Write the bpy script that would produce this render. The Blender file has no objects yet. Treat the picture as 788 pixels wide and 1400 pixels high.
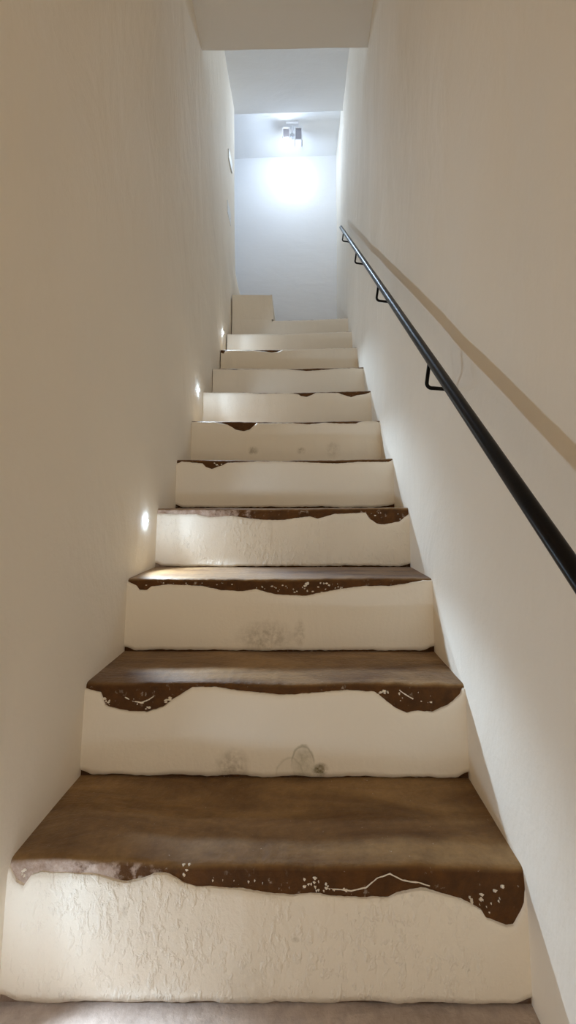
import bpy, bmesh, math, random
from mathutils import Vector, noise as mnoise

scene = bpy.context.scene
COL = scene.collection
random.seed(11)

# ------------------------------------------------------------------ survey
F, VX, VY = 600.0, 408.7, 690.0     # focal length and vanishing point read off the photograph (788 x 1400)
EYE = 1.215                         # camera height above the lower landing (metres)
WL, WR = -0.495, 0.385              # inner faces of the two stair walls (camera axis at x = 0)
CEIL, SOFFIT, TOPCEIL = EYE + 2.42, EYE + 3.19, EYE + 3.33
FARY, ENDY = 4.20, 3.55

def at(px, py, Y):
    return (px - VX) / F * Y, EYE + (VY - py) / F * Y

def lerp(a, b, t): return a + (b - a) * t
def interp(pts, x):
    if x <= pts[0][0]: return pts[0][1]
    for (x0, y0), (x1, y1) in zip(pts, pts[1:]):
        if x <= x1:
            return lerp(y0, y1, (x - x0) / max(1e-9, x1 - x0))
    return pts[-1][1]
def smooth(t):
    t = max(0.0, min(1.0, t)); return t * t * (3 - 2 * t)
def n2(x, y=0.0, z=0.0): return mnoise.noise(Vector((x, y, z)))

# --------------------------------------------------------------- materials
def node_mat(name):
    m = bpy.data.materials.new(name); m.use_nodes = True
    nt = m.node_tree
    b = nt.nodes['Principled BSDF']
    return m, nt, b
def N(nt, kind, **kw):
    n = nt.nodes.new(kind)
    for k, v in kw.items():
        if k in n.inputs.keys(): n.inputs[k].default_value = v
        else: setattr(n, k, v)
    return n
def math_node(nt, op, a, b=None, clamp=False):
    n = nt.nodes.new('ShaderNodeMath'); n.operation = op; n.use_clamp = clamp
    for i, v in enumerate((a, b)):
        if v is None: continue
        if isinstance(v, (int, float)): n.inputs[i].default_value = v
        else: nt.links.new(v, n.inputs[i])
    return n.outputs[0]
def mix_col(nt, fac, a, b, mode='MIX'):
    n = nt.nodes.new('ShaderNodeMix'); n.data_type = 'RGBA'; n.blend_type = mode
    for sock, v in ((n.inputs[0], fac), (n.inputs[6], a), (n.inputs[7], b)):
        if isinstance(v, (int, float)): sock.default_value = v
        elif isinstance(v, tuple): sock.default_value = v if len(v) == 4 else (*v, 1)
        else: nt.links.new(v, sock)
    return n.outputs[2]
def noise_tex(nt, coord, scale, detail=4, rough=.55, stretch=(1, 1, 1), distortion=0.0, offset=(0, 0, 0)):
    mp = nt.nodes.new('ShaderNodeMapping')
    mp.inputs['Scale'].default_value = stretch
    mp.inputs['Location'].default_value = offset
    nt.links.new(coord, mp.inputs['Vector'])
    t = nt.nodes.new('ShaderNodeTexNoise')
    t.inputs['Scale'].default_value = scale; t.inputs['Detail'].default_value = detail
    t.inputs['Roughness'].default_value = rough; t.inputs['Distortion'].default_value = distortion
    nt.links.new(mp.outputs[0], t.inputs['Vector'])
    return t.outputs['Fac']
def ramp(nt, fac, lo, hi):
    n = nt.nodes.new('ShaderNodeMapRange'); n.clamp = True
    n.inputs['From Min'].default_value = lo; n.inputs['From Max'].default_value = hi
    nt.links.new(fac, n.inputs['Value'])
    return n.outputs[0]

WHITE = (0.87, 0.80, 0.69)
def plaster(name, base=WHITE, var=0.05, trowel=0.35, grain=0.15, flake=0.0, stains=(), rings=(), rough=0.85, stretch=(1, 1, .35)):
    m, nt, b = node_mat(name)
    tc = nt.nodes.new('ShaderNodeTexCoord').outputs['Object']
    big = noise_tex(nt, tc, 1.6, 3, .5, stretch)
    col = mix_col(nt, ramp(nt, big, .3, .7), tuple(c * (1 - var) for c in base), tuple(min(1, c * (1 + var * .5)) for c in base))
    for (sx, sz, rx, rz, amt, sc) in stains:
        mp = nt.nodes.new('ShaderNodeMapping'); mp.vector_type = 'POINT'
        mp.inputs['Location'].default_value = (-sx / rx, 0, -sz / rz)
        mp.inputs['Scale'].default_value = (1 / rx, 0, 1 / rz)
        nt.links.new(tc, mp.inputs['Vector'])
        ln = nt.nodes.new('ShaderNodeVectorMath'); ln.operation = 'LENGTH'
        nt.links.new(mp.outputs[0], ln.inputs[0])
        d = math_node(nt, 'SUBTRACT', 1.0, ln.outputs['Value'], True)
        sm = noise_tex(nt, tc, 60, 5, .7)
        f = math_node(nt, 'MULTIPLY', math_node(nt, 'MULTIPLY', ramp(nt, d, 0, .6), ramp(nt, sm, .35, .65)), amt)
        col = mix_col(nt, f, col, sc)
    for (sx, sz, rx, rz, amt, sc) in rings:      # dried round splash outline, open at the bottom
        mp = nt.nodes.new('ShaderNodeMapping'); mp.vector_type = 'POINT'
        mp.inputs['Location'].default_value = (-sx / rx, 0, -sz / rz)
        mp.inputs['Scale'].default_value = (1 / rx, 0, 1 / rz)
        nt.links.new(tc, mp.inputs['Vector'])
        ln = nt.nodes.new('ShaderNodeVectorMath'); ln.operation = 'LENGTH'
        nt.links.new(mp.outputs[0], ln.inputs[0])
        sp = nt.nodes.new('ShaderNodeSeparateXYZ'); nt.links.new(mp.outputs[0], sp.inputs[0])
        wob = math_node(nt, 'ADD', ln.outputs['Value'], math_node(nt, 'MULTIPLY', math_node(nt, 'SUBTRACT', noise_tex(nt, tc, 45, 2, .5), .5), .35))
        d = math_node(nt, 'ABSOLUTE', math_node(nt, 'SUBTRACT', wob, .9))
        f = math_node(nt, 'SUBTRACT', 1.0, math_node(nt, 'MULTIPLY', d, 9.0), True)
        f = math_node(nt, 'MULTIPLY', f, ramp(nt, sp.outputs['Z'], -.3, .4))
        inside = math_node(nt, 'MULTIPLY', math_node(nt, 'SUBTRACT', 1.0, ramp(nt, wob, .8, .9)), .28)
        col = mix_col(nt, math_node(nt, 'MULTIPLY', math_node(nt, 'MAXIMUM', f, inside), amt), col, sc)
    nt.links.new(col, b.inputs['Base Color'])
    b.inputs['Roughness'].default_value = rough
    b.inputs['Specular IOR Level'].default_value = .25
    tr = noise_tex(nt, tc, 5.5, 5, .55, stretch, .4)
    gr = noise_tex(nt, tc, 140, 3, .6)
    bm1 = N(nt, 'ShaderNodeBump', Strength=trowel, Distance=.03); nt.links.new(tr, bm1.inputs['Height'])
    bm2 = N(nt, 'ShaderNodeBump', Strength=grain, Distance=.003); nt.links.new(gr, bm2.inputs['Height'])
    nt.links.new(bm1.outputs[0], bm2.inputs['Normal'])
    out = bm2.outputs[0]
    if flake:
        fl = noise_tex(nt, tc, 78, 4, .55, (1, 1, .6), .2)
        gate = noise_tex(nt, tc, 7, 2, .5)
        h = math_node(nt, 'MULTIPLY', ramp(nt, fl, .5, .66), ramp(nt, gate, .35, .6))
        bm3 = N(nt, 'ShaderNodeBump', Strength=flake, Distance=.006); nt.links.new(h, bm3.inputs['Height'])
        nt.links.new(out, bm3.inputs['Normal']); out = bm3.outputs[0]
    nt.links.new(out, b.inputs['Normal'])
    return m

def stone(name, dark, light, edge, fleck=.5, pale_to=None):
    """worn brown pigmented cement: streaked on top, darker and chalk-flecked on the broken front edge"""
    m, nt, b = node_mat(name)
    tc = nt.nodes.new('ShaderNodeTexCoord').outputs['Object']
    geo = nt.nodes.new('ShaderNodeNewGeometry')
    sep = nt.nodes.new('ShaderNodeSeparateXYZ'); nt.links.new(geo.outputs['Normal'], sep.inputs[0])
    up = ramp(nt, sep.outputs['Z'], .3, .8)
    streak = noise_tex(nt, tc, 7, 6, .6, (.45, 1.6, 1), .6)
    cloud = noise_tex(nt, tc, 4, 3, .5)
    t = math_node(nt, 'ADD', math_node(nt, 'MULTIPLY', streak, .6), math_node(nt, 'MULTIPLY', cloud, .4))
    top = mix_col(nt, ramp(nt, t, .36, .64), dark, light)
    ed = mix_col(nt, ramp(nt, noise_tex(nt, tc, 22, 5, .65), .35, .7), edge, tuple(c * 1.75 for c in edge))
    fl = math_node(nt, 'MULTIPLY', ramp(nt, noise_tex(nt, tc, 75, 4, .6), .60, .66), ramp(nt, noise_tex(nt, tc, 11, 2, .5, offset=(3, 1, 2)), .47, .58))
    ed = mix_col(nt, math_node(nt, 'MULTIPLY', fl, fleck), ed, (.62, .55, .46))
    if pale_to is not None:      # the left part of this edge is paler and pinkish, broken up by noise
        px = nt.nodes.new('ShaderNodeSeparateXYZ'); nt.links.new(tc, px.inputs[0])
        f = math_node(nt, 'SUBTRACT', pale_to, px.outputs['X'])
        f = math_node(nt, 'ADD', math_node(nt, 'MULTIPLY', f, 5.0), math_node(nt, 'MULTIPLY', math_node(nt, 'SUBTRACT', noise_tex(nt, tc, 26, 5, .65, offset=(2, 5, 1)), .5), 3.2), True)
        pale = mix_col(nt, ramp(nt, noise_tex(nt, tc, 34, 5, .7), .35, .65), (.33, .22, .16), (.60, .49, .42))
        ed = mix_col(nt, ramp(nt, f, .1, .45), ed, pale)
    col = mix_col(nt, up, ed, top)
    mott = noise_tex(nt, tc, 48, 6, .7)
    col = mix_col(nt, .55, col, mix_col(nt, ramp(nt, mott, .3, .7), (.62, .60, .58), (1.25, 1.25, 1.25)), 'MULTIPLY')
    sp = ramp(nt, noise_tex(nt, tc, 160, 2, .5), .74, .78)
    col = mix_col(nt, math_node(nt, 'MULTIPLY', sp, .6), col, (.55, .48, .4))
    nt.links.new(col, b.inputs['Base Color'])
    b.inputs['Roughness'].default_value = .6
    b.inputs['Specular IOR Level'].default_value = .22
    b.inputs['Sheen Weight'].default_value = .22; b.inputs['Sheen Roughness'].default_value = .45; b.inputs['Sheen Tint'].default_value = (1, .88, .82, 1)
    bm1 = N(nt, 'ShaderNodeBump', Strength=.5, Distance=.01); nt.links.new(streak, bm1.inputs['Height'])
    bm2 = N(nt, 'ShaderNodeBump', Strength=.45, Distance=.004); nt.links.new(noise_tex(nt, tc, 90, 4, .65), bm2.inputs['Height'])
    nt.links.new(bm1.outputs[0], bm2.inputs['Normal'])
    nt.links.new(bm2.outputs[0], b.inputs['Normal'])
    return m

def simple(name, col, rough=.5, metal=0.0, spec=.5, bump=0.0, scale=200):
    m, nt, b = node_mat(name)
    tc = nt.nodes.new('ShaderNodeTexCoord').outputs['Object']
    nz = noise_tex(nt, tc, scale, 3, .6)
    nt.links.new(mix_col(nt, nz, tuple(c * .85 for c in col), tuple(min(1, c * 1.12) for c in col)), b.inputs['Base Color'])
    b.inputs['Roughness'].default_value = rough; b.inputs['Metallic'].default_value = metal
    b.inputs['Specular IOR Level'].default_value = spec
    if bump:
        bm = N(nt, 'ShaderNodeBump', Strength=bump, Distance=.001); nt.links.new(nz, bm.inputs['Height'])
        nt.links.new(bm.outputs[0], b.inputs['Normal'])
    return m
def glow(name, col, strength):
    m, nt, b = node_mat(name)
    b.inputs['Base Color'].default_value = (*col, 1)
    b.inputs['Emission Color'].default_value = (*col, 1)
    b.inputs['Emission Strength'].default_value = strength
    return m

LED = (.63, .82, 1.03)
def falloff(ld, smoothing=0.0, kind='Linear'):
    ld.use_nodes = True
    nt = ld.node_tree; e = nt.nodes['Emission']
    f = nt.nodes.new('ShaderNodeLightFalloff'); f.inputs['Strength'].default_value = 1; f.inputs['Smooth'].default_value = smoothing
    nt.links.new(f.outputs[kind], e.inputs['Strength'])
COOL = (.57, .75, 1.0)
STAIN = (.30, .24, .15)
M_WALL = plaster('wall_plaster', var=.05, trowel=.44, grain=.2, stretch=(1, .7, .42))
M_CEIL = plaster('ceiling_plaster', base=(.90, .875, .85), var=.03, trowel=.15, grain=.1, stretch=(1, 1, 1))
M_FAR = plaster('landing_plaster', base=(.83, .83, .83), var=.03, trowel=.13, grain=.1, stretch=(.5, 1, 1.4))
M_STONE = stone('brown_cement', (.074, .025, .0005), (.31, .185, .072), (.066, .025, .003))
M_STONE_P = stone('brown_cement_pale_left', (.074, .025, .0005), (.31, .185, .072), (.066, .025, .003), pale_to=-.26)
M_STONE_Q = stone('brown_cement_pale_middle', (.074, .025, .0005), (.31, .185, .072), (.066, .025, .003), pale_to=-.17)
M_FLOOR = stone('landing_cement_lit', (.34, .26, .21), (.50, .41, .35), (.11, .06, .03))  # also the bottom tread, where step-light brightness is put into the colour
M_BLACK = simple('black_iron', (.006, .0045, .0035), rough=.33, metal=.0, spec=.14, bump=.2)
M_LAMP = simple('lamp_white_metal', (.80, .80, .82), rough=.35, metal=0)
M_PANEL = simple('lamp_panel_shaded', (.30, .29, .32), rough=.5)  # shaded inside of the heads, the shade put into a grey tone
M_PLATE = simple('white_plastic', (.80, .79, .76), rough=.4)
M_LENS = glow('led_lens', LED, 135)
M_BULB = glow('lit_bulb', (.9, .96, 1.0), 40)
m, nt, b = node_mat('clear_glass'); b.inputs['Transmission Weight'].default_value = 1; b.inputs['Roughness'].default_value = .05
M_GLASS = m

# ------------------------------------------------------------ mesh helpers
def link(name, bm, mat, parent=None, smooth_shade=False):
    bmesh.ops.recalc_face_normals(bm, faces=bm.faces)
    me = bpy.data.meshes.new(name); bm.to_mesh(me); bm.free()
    if smooth_shade:
        for p in me.polygons: p.use_smooth = True
    o = bpy.data.objects.new(name, me); COL.objects.link(o)
    me.materials.append(mat)
    if parent: o.parent = parent
    return o
def empty(name, loc, label, cat, group=None):
    o = bpy.data.objects.new(name, None); COL.objects.link(o)
    o.location = loc; o.empty_display_size = .05
    o['label'] = label; o['category'] = cat
    if group: o['group'] = group
    return o
def struct(o, label=None, cat=None):
    o['kind'] = 'structure'
    if label: o['label'] = label
    if cat: o['category'] = cat
    return o
def box(bm, x0, x1, y0, y1, z0, z1, bevel=0.0):
    r = bmesh.ops.create_cube(bm, size=1)
    for v in r['verts']:
        v.co = Vector((lerp(x0, x1, v.co.x + .5), lerp(y0, y1, v.co.y + .5), lerp(z0, z1, v.co.z + .5)))
    if bevel:
        es = list({e for v in r['verts'] for e in v.link_edges})
        bmesh.ops.bevel(bm, geom=es, offset=bevel, segments=2, affect='EDGES', profile=.6)
def tube(bm, pts, r, sides=12, caps=True):
    pts = [Vector(p) for p in pts]
    rings = []
    ref = Vector((0.31, 0.2, 0.93)).normalized()
    for i, p in enumerate(pts):
        d = (pts[min(i + 1, len(pts) - 1)] - pts[max(i - 1, 0)]).normalized()
        a = d.cross(ref)
        if a.length < 1e-3: a = d.cross(Vector((1, 0, 0)))
        a.normalize(); c = d.cross(a).normalized()
        rr = r[i] if isinstance(r, (list, tuple)) else r
        rings.append([bm.verts.new(p + (a * math.cos(t) + c * math.sin(t)) * rr)
                      for t in (2 * math.pi * k / sides for k in range(sides))])
    for A, B in zip(rings, rings[1:]):
        for k in range(sides):
            bm.faces.new((A[k], A[(k + 1) % sides], B[(k + 1) % sides], B[k]))
    if caps:
        bm.faces.new(rings[0]); bm.faces.new(rings[-1])
def lathe(bm, prof, axis, org, sides=20):
    """prof = [(radius, distance along axis)]"""
    axis = Vector(axis).normalized(); org = Vector(org)
    a = axis.orthogonal().normalized(); c = axis.cross(a)
    rings = []
    for r, h in prof:
        if r < 1e-6: rings.append([bm.verts.new(org + axis * h)])
        else: rings.append([bm.verts.new(org + axis * h + (a * math.cos(t) + c * math.sin(t)) * r)
                            for t in (2 * math.pi * k / sides for k in range(sides))])
    for A, B in zip(rings, rings[1:]):
        for k in range(sides):
            k2 = (k + 1) % sides
            if len(A) == 1 and len(B) == 1: continue
            if len(A) == 1: bm.faces.new((A[0], B[k], B[k2]))
            elif len(B) == 1: bm.faces.new((A[k], A[k2], B[0]))
            else: bm.faces.new((A[k], A[k2], B[k2], B[k]))
def loft(bm, sections, close=True):
    """sections = list of closed loops (same length)"""
    S = [[bm.verts.new(p) for p in sec] for sec in sections]
    n = len(S[0])
    for A, B in zip(S, S[1:]):
        for k in range(n):
            bm.faces.new((A[k], A[(k + 1) % n], B[(k + 1) % n], B[k]))
    bm.faces.new(S[0]); bm.faces.new(S[-1])
def slab_grid(bm, front, back, nu, nv):
    """a wall: front(u,v) fine grid, back(u,v) flat, rim closed"""
    Fv = [[bm.verts.new(front(i / nu, j / nv)) for j in range(nv + 1)] for i in range(nu + 1)]
    Bv = [[None] * (nv + 1) for _ in range(nu + 1)]
    for i in range(nu + 1):
        for j in range(nv + 1):
            if i in (0, nu) or j in (0, nv): Bv[i][j] = bm.verts.new(back(i / nu, j / nv))
    for i in range(nu):
        for j in range(nv):
            bm.faces.new((Fv[i][j], Fv[i + 1][j], Fv[i + 1][j + 1], Fv[i][j + 1]))
    for i in range(nu):
        for j in (0, nv): bm.faces.new((Fv[i][j], Fv[i + 1][j], Bv[i + 1][j], Bv[i][j]))
    for j in range(nv):
        for i in (0, nu): bm.faces.new((Fv[i][j], Fv[i][j + 1], Bv[i][j + 1], Bv[i][j]))
    rim = [Bv[i][0] for i in range(nu + 1)] + [Bv[nu][j] for j in range(1, nv + 1)] + \
          [Bv[i][nv] for i in range(nu - 1, -1, -1)] + [Bv[0][j] for j in range(nv - 1, 0, -1)]
    bm.faces.new(rim)

# ----------------------------------------------------------------- setting
BACKY = -1.7
def swell(Y, z):     # both walls swell inwards high up near the foot of the stair, ending in a soft upright crease
    return .024 * (1 - max(0.0, min(1.0, (Y - 1.55) / .75))) * smooth((z - EYE - 1.25) / .5)
def lean(z): return max(0.0, min(1.3, (z - EYE) / 2.4))
def left_x(Y, z):
    x = WL - .020 * lean(z) + swell(Y, z)
    w = .007 * n2(Y * 1.1, z * .8, 3.1) + .0025 * n2(Y * 4.2, z * 2.0, 8.0)
    x += w * smooth((z - EYE + .1) / .5 + .25)
    # plaster flares out at the foot of the wall's end, over the side step
    top11 = EYE + 1.40
    if z < top11 + .55: x += .045 * smooth((Y - 3.30) / .25) * smooth((top11 + .50 - z) / .30)
    return x
def right_x(Y, z):
    x = WR - .022 * lean(z) - swell(Y, z)
    w = .007 * n2(Y * 1.1 + 9, z * .8, 5.7) + .0025 * n2(Y * 4.2, z * 2.0, 2.0)
    return x + w * smooth((z - EYE + .1) / .5 + .25)

bm = bmesh.new()
z0, z1 = -.15, TOPCEIL + .12
slab_grid(bm, lambda u, v: Vector((left_x(lerp(BACKY, ENDY, u), lerp(z0, z1, v)) - (.012 * smooth((u - .995) / .005)), lerp(BACKY, ENDY, u), lerp(z0, z1, v))),
          lambda u, v: Vector((WL - .17, lerp(BACKY, ENDY, u), lerp(z0, z1, v))), 200, 120)
struct(link('wall_left', bm, M_WALL, smooth_shade=False))
bm = bmesh.new()
slab_grid(bm, lambda u, v: Vector((right_x(lerp(BACKY, FARY + .1, u), lerp(z0, z1, v)), lerp(BACKY, FARY + .1, u), lerp(z0, z1, v))),
          lambda u, v: Vector((WR + .17, lerp(BACKY, FARY + .1, u), lerp(z0, z1, v))), 220, 120)
struct(link('wall_right', bm, M_WALL))
bm = bmesh.new()
slab_grid(bm, lambda u, v: Vector((lerp(-2.0, .6, u), FARY + .006 * n2(u * 5, v * 6, 1) , lerp(.9, z1, v))),
          lambda u, v: Vector((lerp(-2.0, .6, u), FARY + .15, lerp(.9, z1, v))), 90, 110)
struct(link('wall_back', bm, M_FAR))
bm = bmesh.new(); box(bm, -2.15, -2.0, 3.3, FARY + .15, .9, z1); struct(link('wall_far_left', bm, M_FAR))
bm = bmesh.new(); box(bm, -2.15, WL - .17, ENDY - .17, ENDY, .9, z1); struct(link('wall_front', bm, M_FAR))

def ceiling(x0, x1, y0, y1, zb, zt, skew=0.0, seed=0, mat=M_CEIL):
    bm = bmesh.new()
    def low(u, v):
        x, y = lerp(x0, x1, u), lerp(y0, y1, v)
        return Vector((x, y, zb + skew * (x + .05) * 1.0 + .004 * n2(x * 4, y * 3, seed)))
    slab_grid(bm, low, lambda u, v: Vector((lerp(x0, x1, u), lerp(y0, y1, v), zt)), 40, 60)
    return struct(link('ceiling', bm, mat))
ceiling(WL - .16, WR + .16, BACKY, 2.33, CEIL, SOFFIT + .25, .018, 1)
ceiling(WL - .16, WR + .16, 2.33, 3.57, SOFFIT, SOFFIT + .25, .035, 2, M_FAR)
ceiling(-2.1, WR + .16, 3.57, FARY + .12, TOPCEIL, TOPCEIL + .2, .035, 3, M_FAR)

# --------------------------------------------------------------- staircase
# per step: depth of the nosing, nosing line and lower line of the bare brown edge (both as photographed)
ST = {
 -1: (.237, None, None), 0: (.495, None, None),
 1: (.752, [(14,1175),(80,1172),(160,1178),(240,1183),(330,1183),(430,1186),(560,1184),(716,1188)],
    [(13,1183),(25,1201),(36,1206),(45,1193),(59,1190),(89,1191),(132,1193),(158,1200),(175,1203),(198,1199),(211,1193),(231,1193),(250,1202),(273,1208),(322,1210),(365,1216),(402,1219),(425,1216),(471,1221),(500,1222),(530,1221),(543,1216),(576,1211),(595,1215),(628,1224),(655,1236),(661,1247),(688,1256),(698,1255),(708,1239),(713,1229),(716,1209)]),
 2: (1.021, [(114,934),(242,934),(277,933),(370,936),(498,934),(631,936)],
    [(114,941),(139,946),(146,962),(171,969),(203,971),(224,965),(242,952),(263,940),(295,939),(327,944),(380,949),(391,949),(434,946),(476,943),(512,945),(523,953),(540,966),(555,972),(569,969),(590,971),(611,962),(629,948),(632,941)]),
 3: (1.272, [(175,791),(300,791.5),(390,792),(468,791),(590,791)],
    [(175,795),(188,801),(192,806),(202,806),(207,802),(230,799),(277,801),(300,806),(332,808),(350,805),(376,812),(390,813),(418,814),(438,810),(465,805),(497,801),(535,801),(555,798),(579,793.5),(589,793.5)]),
 4: (1.540, [(214,695.5),(390,695.7),(476,695),(560,694)],
    [(214.5,702),(243,703),(270,703),(282,706),(294,707),(316,705),(335,708),(364,711),(390,711),(399,709),(423,706),(435,709),(457,703),(500,701),(505,709),(515,716),(525,717),(546,713),(559,703)]),
 5: (1.790, [(241,628.6),(390,629.7),(466,628.6),(537,627)],
    [(241,634),(245,633),(249,631),(277,634),(282,639),(290,641.5),(301,637.6),(312,633),(351,631),(400,631.5),(434,633),(462,634),(492,631.6),(531,631.6),(537,629)]),
 6: (2.046, [(264.5,575.5),(390,577),(451,576),(522,574.7)],
    [(265,577),(295,577.3),(312,581),(323,588),(333.5,590),(342,587.6),(351,579),(400,578.8),(423,580.5),(445,577.9),(466,579.4),(486,579.4),(494,576.4),(514,576),(518,577.7),(522,575.5)]),
 7: (2.302, [(279,536),(390,537),(508,534)],
    [(279,537),(340,537.4),(357,538.5),(375,538),(400,538),(408,539.5),(412,542),(420,543),(427,540),(432,537.4),(462,537.4),(472,541),(480,543.5),(487,541),(500,539),(508,536)]),
 8: (2.551, [(293,503.6),(390,504.3),(495.5,501.7)],
    [(293,505),(312,505.4),(320,506.2),(330,505.2),(360,505.5),(392,505.2),(405,506.4),(420,507.7),(440,506.3),(465,503.8),(485,503.4),(495,504)]),
 9: (2.814, [(303.5,478),(390,478),(489,474.7)],
    [(303.5,483),(306,484),(309,480),(320,479.3),(350,480),(362,481),(372,482.5),(380,481.5),(387,478.8),(430,477.6),(450,476.8),(489,475.7)]),
 10: (3.066, [(311.5,457),(390,456.8),(483,452.5)],
    [(311,457.4),(370,457.2),(378,457.5),(385,458),(395,457.4),(430,455.4),(440,455.2),(455,454.6),(470,453.8),(478,454),(483,453.4)]),
 11: (3.290, [(320,439),(380,438.3),(428,437),(480,434)],
    [(320,439.6),(372,439.6),(380,439.2),(428,438),(455,436.2),(480,435)]),
}
NB = {n: 0 for n in ST}
Yn, Zn, RAG = {}, {}, {}
for n, (Y, nose, rag) in ST.items():
    Yn[n] = Y
    if nose is None:
        zc = {0: EYE - .822, -1: EYE - 1.018}[n]
        Zn[n] = [(-1, zc + .003), (0, zc), (1, zc - .016 if n == 0 else zc)]
        RAG[n] = [(-1, zc - .02), (-.2, zc - .03), (.1, zc - .022), (1, zc - .035)]
    else:
        Zn[n] = [at(x, y, Y) for x, y in nose]
        RAG[n] = [at(x, y, Y) for x, y in rag]
def zmean(n):
    zs = [interp(Zn[n], lerp(WL, WR, i / 8)) for i in range(9)]
    return sum(zs) / 9
ZM = {n: zmean(n) for n in ST}
ZM[-2] = 0.0
LEAN = .026
stairs = empty('staircase', (0, 0, 0), 'steep straight staircase of worn brown treads and white plastered risers', 'staircase')
XS = [lerp(WL - .006, WR + .006, i / 180) for i in range(181)]

def front_y(n, z):       # front plane of the step's core
    h = ZM[n] - ZM[n - 1]
    return Yn[n] - LEAN * (ZM[n] - z) / h

def tread_core(n):
    yb = Yn[n + 1] + .05 if n + 1 in Yn else FARY - .004
    zb = ZM[n - 1] - .03
    secs = []
    for x in XS:
        z = interp(Zn[n], x) + .0016 * n2(x * 22, n * 7.3) + .0008 * n2(x * 70, n * 3.1)
        wy = .004 * n2(x * 9, n * 5.1, 2) + .0018 * n2(x * 45, n * 2.2, 4)
        zc = lerp(z, ZM[n], .7)
        y0 = Yn[n]
        prof = [(yb, zb), (yb, zc)]
        for k in range(1, 7):
            t = k / 7
            prof.append((lerp(yb, y0 + .016, t), lerp(zc, z, smooth(t)) + .0012 * n2(x * 6, t * 5, n)))
        prof += [(y0 + .012 + wy, z), (y0 + .005 + wy, z - .0012), (y0 + .0012 + wy, z - .0045), (y0 + wy * .8, z - .010)]
        for k in range(1, 8):
            zz = lerp(z - .010, z - .10, k / 7)
            prof.append((front_y(n, zz) + wy * .5 + .0022 * n2(x * 30, zz * 30, n) * min(1, k / 2), zz))
        prof.append((front_y(n, zb), zb))
        secs.append([Vector((x, y, zz)) for y, zz in prof])
    bm = bmesh.new(); loft(bm, secs)
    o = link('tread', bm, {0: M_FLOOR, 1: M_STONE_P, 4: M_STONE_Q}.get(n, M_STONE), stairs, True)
    o['label'] = 'bare brown worn tread with a ragged front edge'
    return o

def riser_sheet(n, mat, xa=WL - .004, xb=WR + .004, extra=None, nx=320):
    """thin coat of white plaster on the front of the step, broken away along its top edge"""
    bm = bmesh.new(); T = .0042; NZ = 16
    cols = []
    for i in range(nx + 1):
        x = lerp(xa, xb, i / nx)
        zt = interp(RAG[n], x) + .0011 * n2(x * 60, n * 1.7, 9) + .0007 * n2(x * 150, n * 1.1, 5)
        zt = min(zt, interp(Zn[n], x) - .0015)
        sc = Yn[n] / .752 * .55
        zb = lerp(interp(Zn[n - 1], x) if n - 1 in Zn else 0.0, ZM[n - 1], .7) + (.005 if 0 < n < 4 else .0035) + .010 * smooth(1 - min(x - WL, WR - x) / .035) * (n > 0) + .004 * max(-.7, n2(x * 14, n * 4.3, 1)) + .0016 * n2(x * 60, n * 2.3, 6)
        col = []
        for k in range(NZ + 1):
            z = lerp(zb, zt, k / NZ)
            y = front_y(n, z) - T - .0018 * n2(x * 7, z * 9, n) - .001
            if k == NZ: y += .0016
            col.append(Vector((x, y, z)))
        cols.append((col, Vector((x, front_y(n, zb) + .004, zb)), Vector((x, front_y(n, zt) + .006, zt + .001))))
    secs = [c + [t, b_] for c, b_, t in cols]
    loft(bm, secs)
    if extra: extra(bm)
    o = link('riser', bm, mat, stairs, False)
    for p in o.data.polygons: p.use_smooth = abs(p.normal.z) < .6
    return o

def px_stain(n, x, y, rx, ry, amt, col=STAIN):
    X, Z = at(x, y, Yn[n]); s = Yn[n] / F
    return (X, Z, rx * s, ry * s, amt, col)
GREEN = (.36, .33, .22)
RIS = {
 1: plaster('riser_plaster_flaky', trowel=.3, grain=.35, flake=.42, var=.04, stains=[px_stain(1, 345, 1330, 45, 55, .16), px_stain(1, 405, 1270, 7, 4, .6), px_stain(1, 175, 1235, 5, 10, .3)]),
 2: plaster('riser_plaster_scuffed', trowel=.25, grain=.2, var=.04, stains=[px_stain(2, 320, 1038, 26, 26, .55), px_stain(2, 416, 1032, 14, 24, .5, GREEN), px_stain(2, 437, 1042, 13, 10, 1.0, (.20, .16, .08))], rings=[px_stain(2, 396, 1049, 19, 24, .32, GREEN), px_stain(2, 414, 1036, 16, 26, .65, GREEN)]),
 3: plaster('riser_plaster_marked', trowel=.25, grain=.2, var=.04, stains=[px_stain(3, 365, 868, 45, 26, .5), px_stain(3, 410, 862, 9, 20, .5)]),
 4: plaster('riser_plaster_rough', trowel=.35, grain=.35, flake=.4, var=.03),
 6: plaster('riser_plaster_spotted', trowel=.2, grain=.15, var=.04, stains=[px_stain(6, 347, 617, 8, 7, .8), px_stain(6, 412, 617, 7, 6, .6), px_stain(6, 455, 615, 12, 16, .3)]),
}
M_RIS = plaster('riser_plaster', trowel=.22, grain=.2, var=.04)

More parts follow.
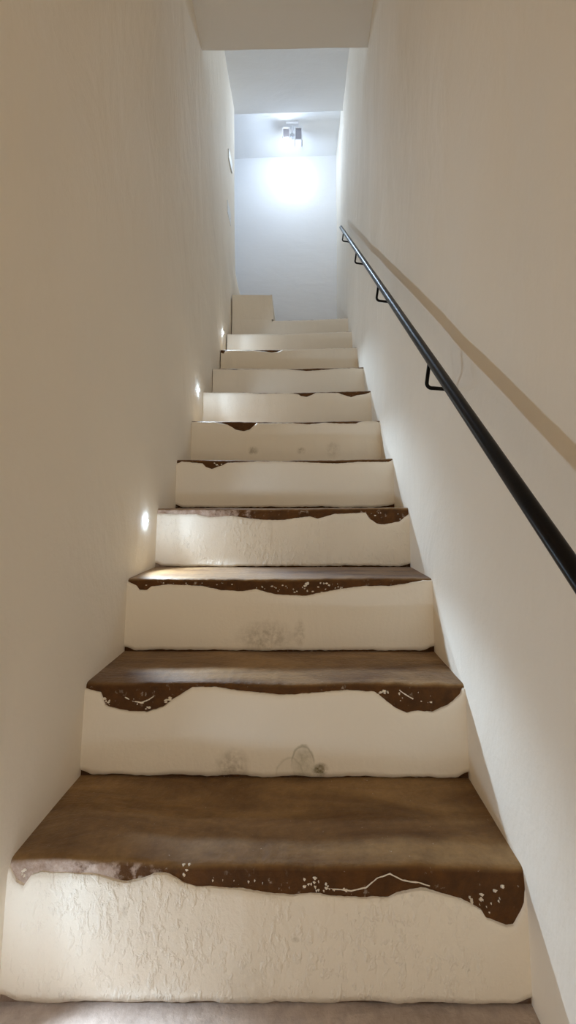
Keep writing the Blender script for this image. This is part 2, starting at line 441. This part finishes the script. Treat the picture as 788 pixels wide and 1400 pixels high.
def crumbs(n, spots, lines=()):
    """crumbs and ridges of plaster still stuck on the bare edge"""
    def f(bm):
        for (x, y, r, el) in spots:
            X, Z = at(x, y, Yn[n]); s = Yn[n] / F * r
            prof = []
            c = Vector((X, front_y(n, Z) - .001, Z))
            k = 9; ring = []
            for a in range(k):
                t = 2 * math.pi * a / k; rr = s * random.uniform(.55, 1.15)
                ring.append(bm.verts.new(c + Vector((math.cos(t) * rr * el, .002, math.sin(t) * rr))))
            tip = bm.verts.new(c + Vector((0, -.003, 0)))
            for a in range(k): bm.faces.new((ring[a], ring[(a + 1) % k], tip))
            bm.faces.new(ring)
        for pts, r in lines:
            P, R = [], []
            for (x0, y0), (x1, y1) in zip(pts, pts[1:]):
                for q in range(6):
                    x, y = lerp(x0, x1, q / 6), lerp(y0, y1, q / 6)
                    X, Z = at(x, y, Yn[n])
                    P.append((X, front_y(n, Z) - .0005 + .0012 * n2(X * 50, 1), Z + .001 * n2(X * 90, 3))); R.append(Yn[n] / F * r * random.uniform(.6, 1.2))
            tube(bm, P, R, 6)
    return f
def scatter(seed, regions):
    rnd = random.Random(seed); out = []
    for (xa, xb, ya, yb, cnt, r) in regions:
        for _ in range(cnt): out.append((rnd.uniform(xa, xb), rnd.uniform(ya, yb), r * rnd.uniform(.4, 1.2), rnd.uniform(.8, 1.9)))
    return out
EXTRA = {
 1: crumbs(1, scatter(1, [(250, 262, 1182, 1196, 5, 2.2), (290, 360, 1196, 1206, 7, 1.5), (415, 455, 1196, 1214, 12, 2.2), (430, 480, 1209, 1215, 8, 2.2), (640, 662, 1215, 1234, 9, 2.6), (655, 690, 1208, 1245, 8, 2.0), (30, 45, 1186, 1197, 4, 2.4)]),
      [([(452,1211),(480,1214),(500,1210),(515,1199),(533,1193),(550,1201),(572,1204),(590,1209)], .85)]),
 2: crumbs(2, scatter(2, [(138, 152, 950, 962, 7, 2.6), (180, 198, 954, 961, 4, 2.0), (222, 234, 952, 960, 5, 2.2), (196, 206, 964, 970, 3, 1.6), (515, 532, 944, 956, 6, 2.2), (545, 572, 944, 957, 5, 2.0), (575, 590, 955, 960, 3, 1.6)]),
      [([(172,952),(183,957),(195,959),(205,955),(212,950)], .9), ([(546,943),(556,950),(566,955)], 1.0)]),
 3: crumbs(3, scatter(3, [(400, 470, 797, 811, 30, 1.6), (340, 400, 800, 808, 12, 1.3), (200, 330, 796, 800, 10, 1.0)])),
 4: crumbs(4, scatter(4, [(510, 555, 700, 712, 5, 1.2)])),
 5: crumbs(5, scatter(5, [(284, 304, 632, 637, 4, 1.3)])),
}
for n in range(-1, 12):
    tread_core(n)
    xa = at(372, 420, 3.29)[0] - .004 if n == 11 else WL - .004
    riser_sheet(n, RIS.get(n, M_RIS), xa, WR + .004, EXTRA.get(n), 360 if n < 6 else 220)

# first step of the turn to the left, standing on the landing
bx1 = at(372, 420, 3.29)[0]; bz = at(0, 401.5, 3.27)[1]
bm = bmesh.new(); box(bm, WL - .004, bx1 - .004, 3.30, ENDY + .004, ZM[10] + .02, bz, .003); box(bm, -1.98, bx1 - .004, ENDY + .003, FARY - .004, ZM[10] + .02, bz, .003)
o = link('tread', bm, M_STONE, stairs); o['label'] = 'short raised side step turning left at the top'
bm = bmesh.new()
secs = []
for i in range(41):
    t = i / 40; x = lerp(WL - .004, bx1, t)
    zt = bz - .002 - .0025 * smooth((t - .78) / .1) + .0008 * n2(x * 40, 3)
    flare = .012 * smooth((t - .9) / .1)
    secs.append([Vector((x, 3.2595, ZM[10] + .004)), Vector((x, 3.2845, ZM[11])), Vector((x, 3.2850, zt)), Vector((x, 3.31, zt)), Vector((x, 3.31, ZM[10] + .004))])
loft(bm, secs)
side = [[Vector((bx1 - .006, 3.28, bz - .003)), Vector((bx1 + .002, 3.278, bz - .003)), Vector((bx1 + .012, 3.278, ZM[11])), Vector((bx1 - .006, 3.28, ZM[11]))],
        [Vector((bx1 - .006, FARY - .004, bz - .003)), Vector((bx1 + .002, FARY - .004, bz - .003)), Vector((bx1 + .012, FARY - .004, ZM[11])), Vector((bx1 - .006, FARY - .004, ZM[11]))]]
loft(bm, side)
link('riser', bm, M_RIS, stairs)

bm = bmesh.new(); box(bm, WL - .1, WR + .1, BACKY, .24, -.15, 0.0)
struct(link('floor', bm, M_FLOOR))

# ---------------------------------------------------------------- handrail
RX, RZ0, PITCH = .315, EYE - 1.474 * .315, .774
def rail_z(Y): return RZ0 + PITCH * Y
rail = empty('handrail', (RX, 0, rail_z(0)), 'slim round black iron handrail running up the right wall', 'handrail')
def rel(o, root):
    o.parent = root; o.matrix_parent_inverse = root.matrix_basis.inverted()   # shape is modelled in place
bm = bmesh.new()
ys = [-.75 + 4.02 * i / 30 for i in range(31)]
pts = [(RX, y, rail_z(y)) for y in ys]
tube(bm, pts, .0118, 20)
o = link('rail', bm, M_BLACK, None, True); rel(o, rail)
for by in (1.054, 1.73, 2.39, 3.08):
    zt = rail_z(by) - .008
    zb = zt - .064
    bm = bmesh.new()
    P = [(RX - .001, by, zt), (RX - .005, by, lerp(zt, zb, .5))]
    for k in range(7):
        a = math.pi / 2 * k / 6
        P.append((RX - .008 + .012 * (1 - math.cos(a)), by - .002, zb + .012 * (1 - math.sin(a))))
    P += [(.35, by + .006, zb), (right_x(by + .016, zb) + .004, by + .016, zb)]
    tube(bm, P, .0046, 10)
    o = link('bracket', bm, M_BLACK, None, True); rel(o, rail)

# ------------------------------------------------------------- step lights
LIGHT_ON = {1: 'small round white step light low on left wall by the lowest riser',
            4: 'small glowing step light on left wall, nearest and lowest of the three in view',
            7: 'small glowing step light on left wall, middle one of the three in view',
            10: 'small glowing step light on left wall, highest and farthest, beside the top steps'}
LPX = {4: (199, 712), 7: (272, 533), 10: (306.5, 455)}
for n, lab in LIGHT_ON.items():
    if n == 1: Y, z = .62, EYE - .647
    else:
        Y = F * (-WL) / (VX - LPX[n][0]); z = EYE + (VY - LPX[n][1]) / F * Y
    wx = left_x(Y, z)
    root = empty('step_light', (wx, Y, z), lab, 'step light', 'recessed step lights along the left wall')
    bm = bmesh.new()
    lathe(bm, [(.0078, -.004), (.0078, .0008), (.0084, .0016), (.0098, .0015), (.0106, .0006), (.0106, -.004)], (1, 0, 0), (0, 0, 0), 24)
    link('bezel', bm, M_PLATE, root, True)
    bm = bmesh.new()
    lathe(bm, [(.0078, -.003)] + [(.0078 * math.cos(a), .0085 * math.sin(a)) for a in (0, .3, .6, .9, 1.2)] + [(0, .0085)], (1, 0, 0), (0, 0, 0), 20)
    link('lens', bm, M_LENS, root, True)
    # a strong beam thrown down across the treads and a weak wide spill
    for nm, en, size, blend, aim in (('beam', 13.0, 80, .55, (.62, -.24, -.76)), ('spill', 2.2, 136, .5, (1, 0, 0))):
        ld = bpy.data.lights.new('step_light_' + nm, 'SPOT')
        falloff(ld, *((.03, 'Quadratic') if nm == 'beam' else ())); ld.energy = en * (.8 if n == 1 else 1); ld.color = LED; ld.spot_size = math.radians(size); ld.spot_blend = blend; ld.shadow_soft_size = .011
        lo = bpy.data.objects.new(nm, ld); COL.objects.link(lo); lo.parent = root
        lo.location = (.014, 0, 0)
        lo.rotation_euler = Vector(aim).to_track_quat('-Z', 'Y').to_euler()

# ------------------------------------------------------------ ceiling lamp
LX, LY = -.056, 3.84
lz = TOPCEIL + .035 * (LX + .05)
lamp = empty('ceiling_spotlight', (LX, LY, lz), 'white twin spotlight on the ceiling at the stair head, left bulb glowing', 'ceiling light')
def part(name, bm, mat, sm=False, parent=None):
    return link(name, bm, mat, parent or lamp, sm)
bm = bmesh.new(); box(bm, -.055, .055, -.03, .03, -.022, .004, .004); part('base', bm, M_LAMP)
bm = bmesh.new(); tube(bm, [(0, 0, -.02), (0, 0, -.09)], .009, 14); box(bm, -.05, .05, -.008, .008, -.11, -.09, .003); part('stem', bm, M_LAMP, False)
for s in (-1, 1):
    cx = .054 * s
    zt, zb2 = -.052, -.166
    bm = bmesh.new()
    t = .009
    box(bm, cx - .034, cx - .034 + t, -.035, .04, zb2, zt, .002)
    box(bm, cx + .034 - t, cx + .034, -.035, .04, zb2, zt, .002)
    box(bm, cx - .034, cx + .034, -.035, .04, zt - t, zt, .002)
    if s == 1: box(bm, cx - .034, cx + .034, -.035, .04, zb2, zb2 + t, .002)
    h = part('spot_head', bm, M_LAMP)
    bm = bmesh.new(); box(bm, cx - .026, cx + .026, -.022, .03, zb2 + (.012 if s == 1 else .03), zt - .008, .001)
    part('reflector', bm, M_PANEL, False, h)
    bm = bmesh.new()
    if s == -1: lathe(bm, [(0, -.03), (.016, -.03), (.018, -.014), (.030, .004), (.032, .014), (.024, .026), (0, .032)], (.25, -.2, -1), (cx, 0, zb2 + .006), 20)
    else: lathe(bm, [(0, -.03), (.012, -.03), (.014, -.01), (.018, .008), (.016, .02), (0, .026)], (0, -1, -.3), (cx - .054, -.012, -.115), 18)
    part('bulb', bm, M_BULB if s == -1 else M_GLASS, True, h)['label'] = 'glowing bulb' if s == -1 else 'unlit clear bulb'
ld = bpy.data.lights.new('spotlight_beam', 'SPOT'); ld.energy = 1.9; ld.color = COOL
ld.spot_size = math.radians(72); ld.spot_blend = .5; ld.shadow_soft_size = .03
lo = bpy.data.objects.new('beam', ld); COL.objects.link(lo); lo.parent = lamp
lo.location = (-.045, .05, -.18)
lo.rotation_euler = Vector((.06, .31, -.045)).to_track_quat('-Z', 'Y').to_euler()
ld = bpy.data.lights.new('bulb_spill', 'POINT'); falloff(ld); ld.energy = 7.4; ld.color = COOL; ld.shadow_soft_size = .03
lo = bpy.data.objects.new('spill', ld); COL.objects.link(lo); lo.parent = lamp; lo.location = (-.045, -.01, -.225)

# --------------------------------------------------------- plates on wall
def plate(ya, yb, za, zb, proud, label):
    y, z = (ya + yb) / 2, (za + zb) / 2
    x = left_x(ya, z)
    root = empty('cover_plate', (x, y, z), label, 'cover plate', 'blank cover plates on the left wall')
    slope = (left_x(yb, z) - left_x(ya, z))
    bm = bmesh.new(); box(bm, -.012, proud, ya - y, yb - y, za - z, zb - z, min(.003, proud * .4))
    for v in bm.verts: v.co.x += slope * (v.co.y - (ya - y)) / (yb - ya)
    link('plate', bm, M_PLATE, root)
    for yy in (ya - y + .018, yb - y - .018):
        bm = bmesh.new(); lathe(bm, [(.004, 0), (.004, proud + .001), (.003, proud + .0018), (0, proud + .0018)], (1, 0, 0), (slope * .5, yy, 0), 10)
        link('screw', bm, M_PLATE, root)
plate(3.22, 3.37, EYE + 2.542, EYE + 2.613, .009, 'small white cover plate on left wall near its far end, upper of two')
plate(3.15, 3.31, EYE + 2.10, EYE + 2.19, .003, 'flush white cover plate on left wall near its far end, lower of two')

# ------------------------------------------------------------ world, camera
w = bpy.data.worlds.new('world'); scene.world = w; w.use_nodes = True
bg = w.node_tree.nodes['Background']
bg.inputs['Color'].default_value = (1.0, .89, .725, 1); bg.inputs['Strength'].default_value = .72

cam = bpy.data.cameras.new('camera')
co = bpy.data.objects.new('camera', cam); COL.objects.link(co)
co.location = (0, 0, EYE); co.rotation_euler = (math.pi / 2, 0, 0)
cam.sensor_fit = 'VERTICAL'; cam.sensor_height = 36; cam.sensor_width = 36
cam.lens = F / 1400 * 36
cam.shift_x = -(VX - 394) / 1400; cam.shift_y = -(700 - VY) / 1400
cam.clip_start = .01
scene.camera = co
vs = scene.view_settings
scene.display_settings.display_device = 'sRGB'
vs.view_transform = 'Standard'; vs.look = 'None'; vs.gamma = 1; vs.use_curve_mapping = False
vs.exposure = 0.80
scene.cycles.max_bounces = 14; scene.cycles.diffuse_bounces = 10
scene.cycles.use_denoising = True
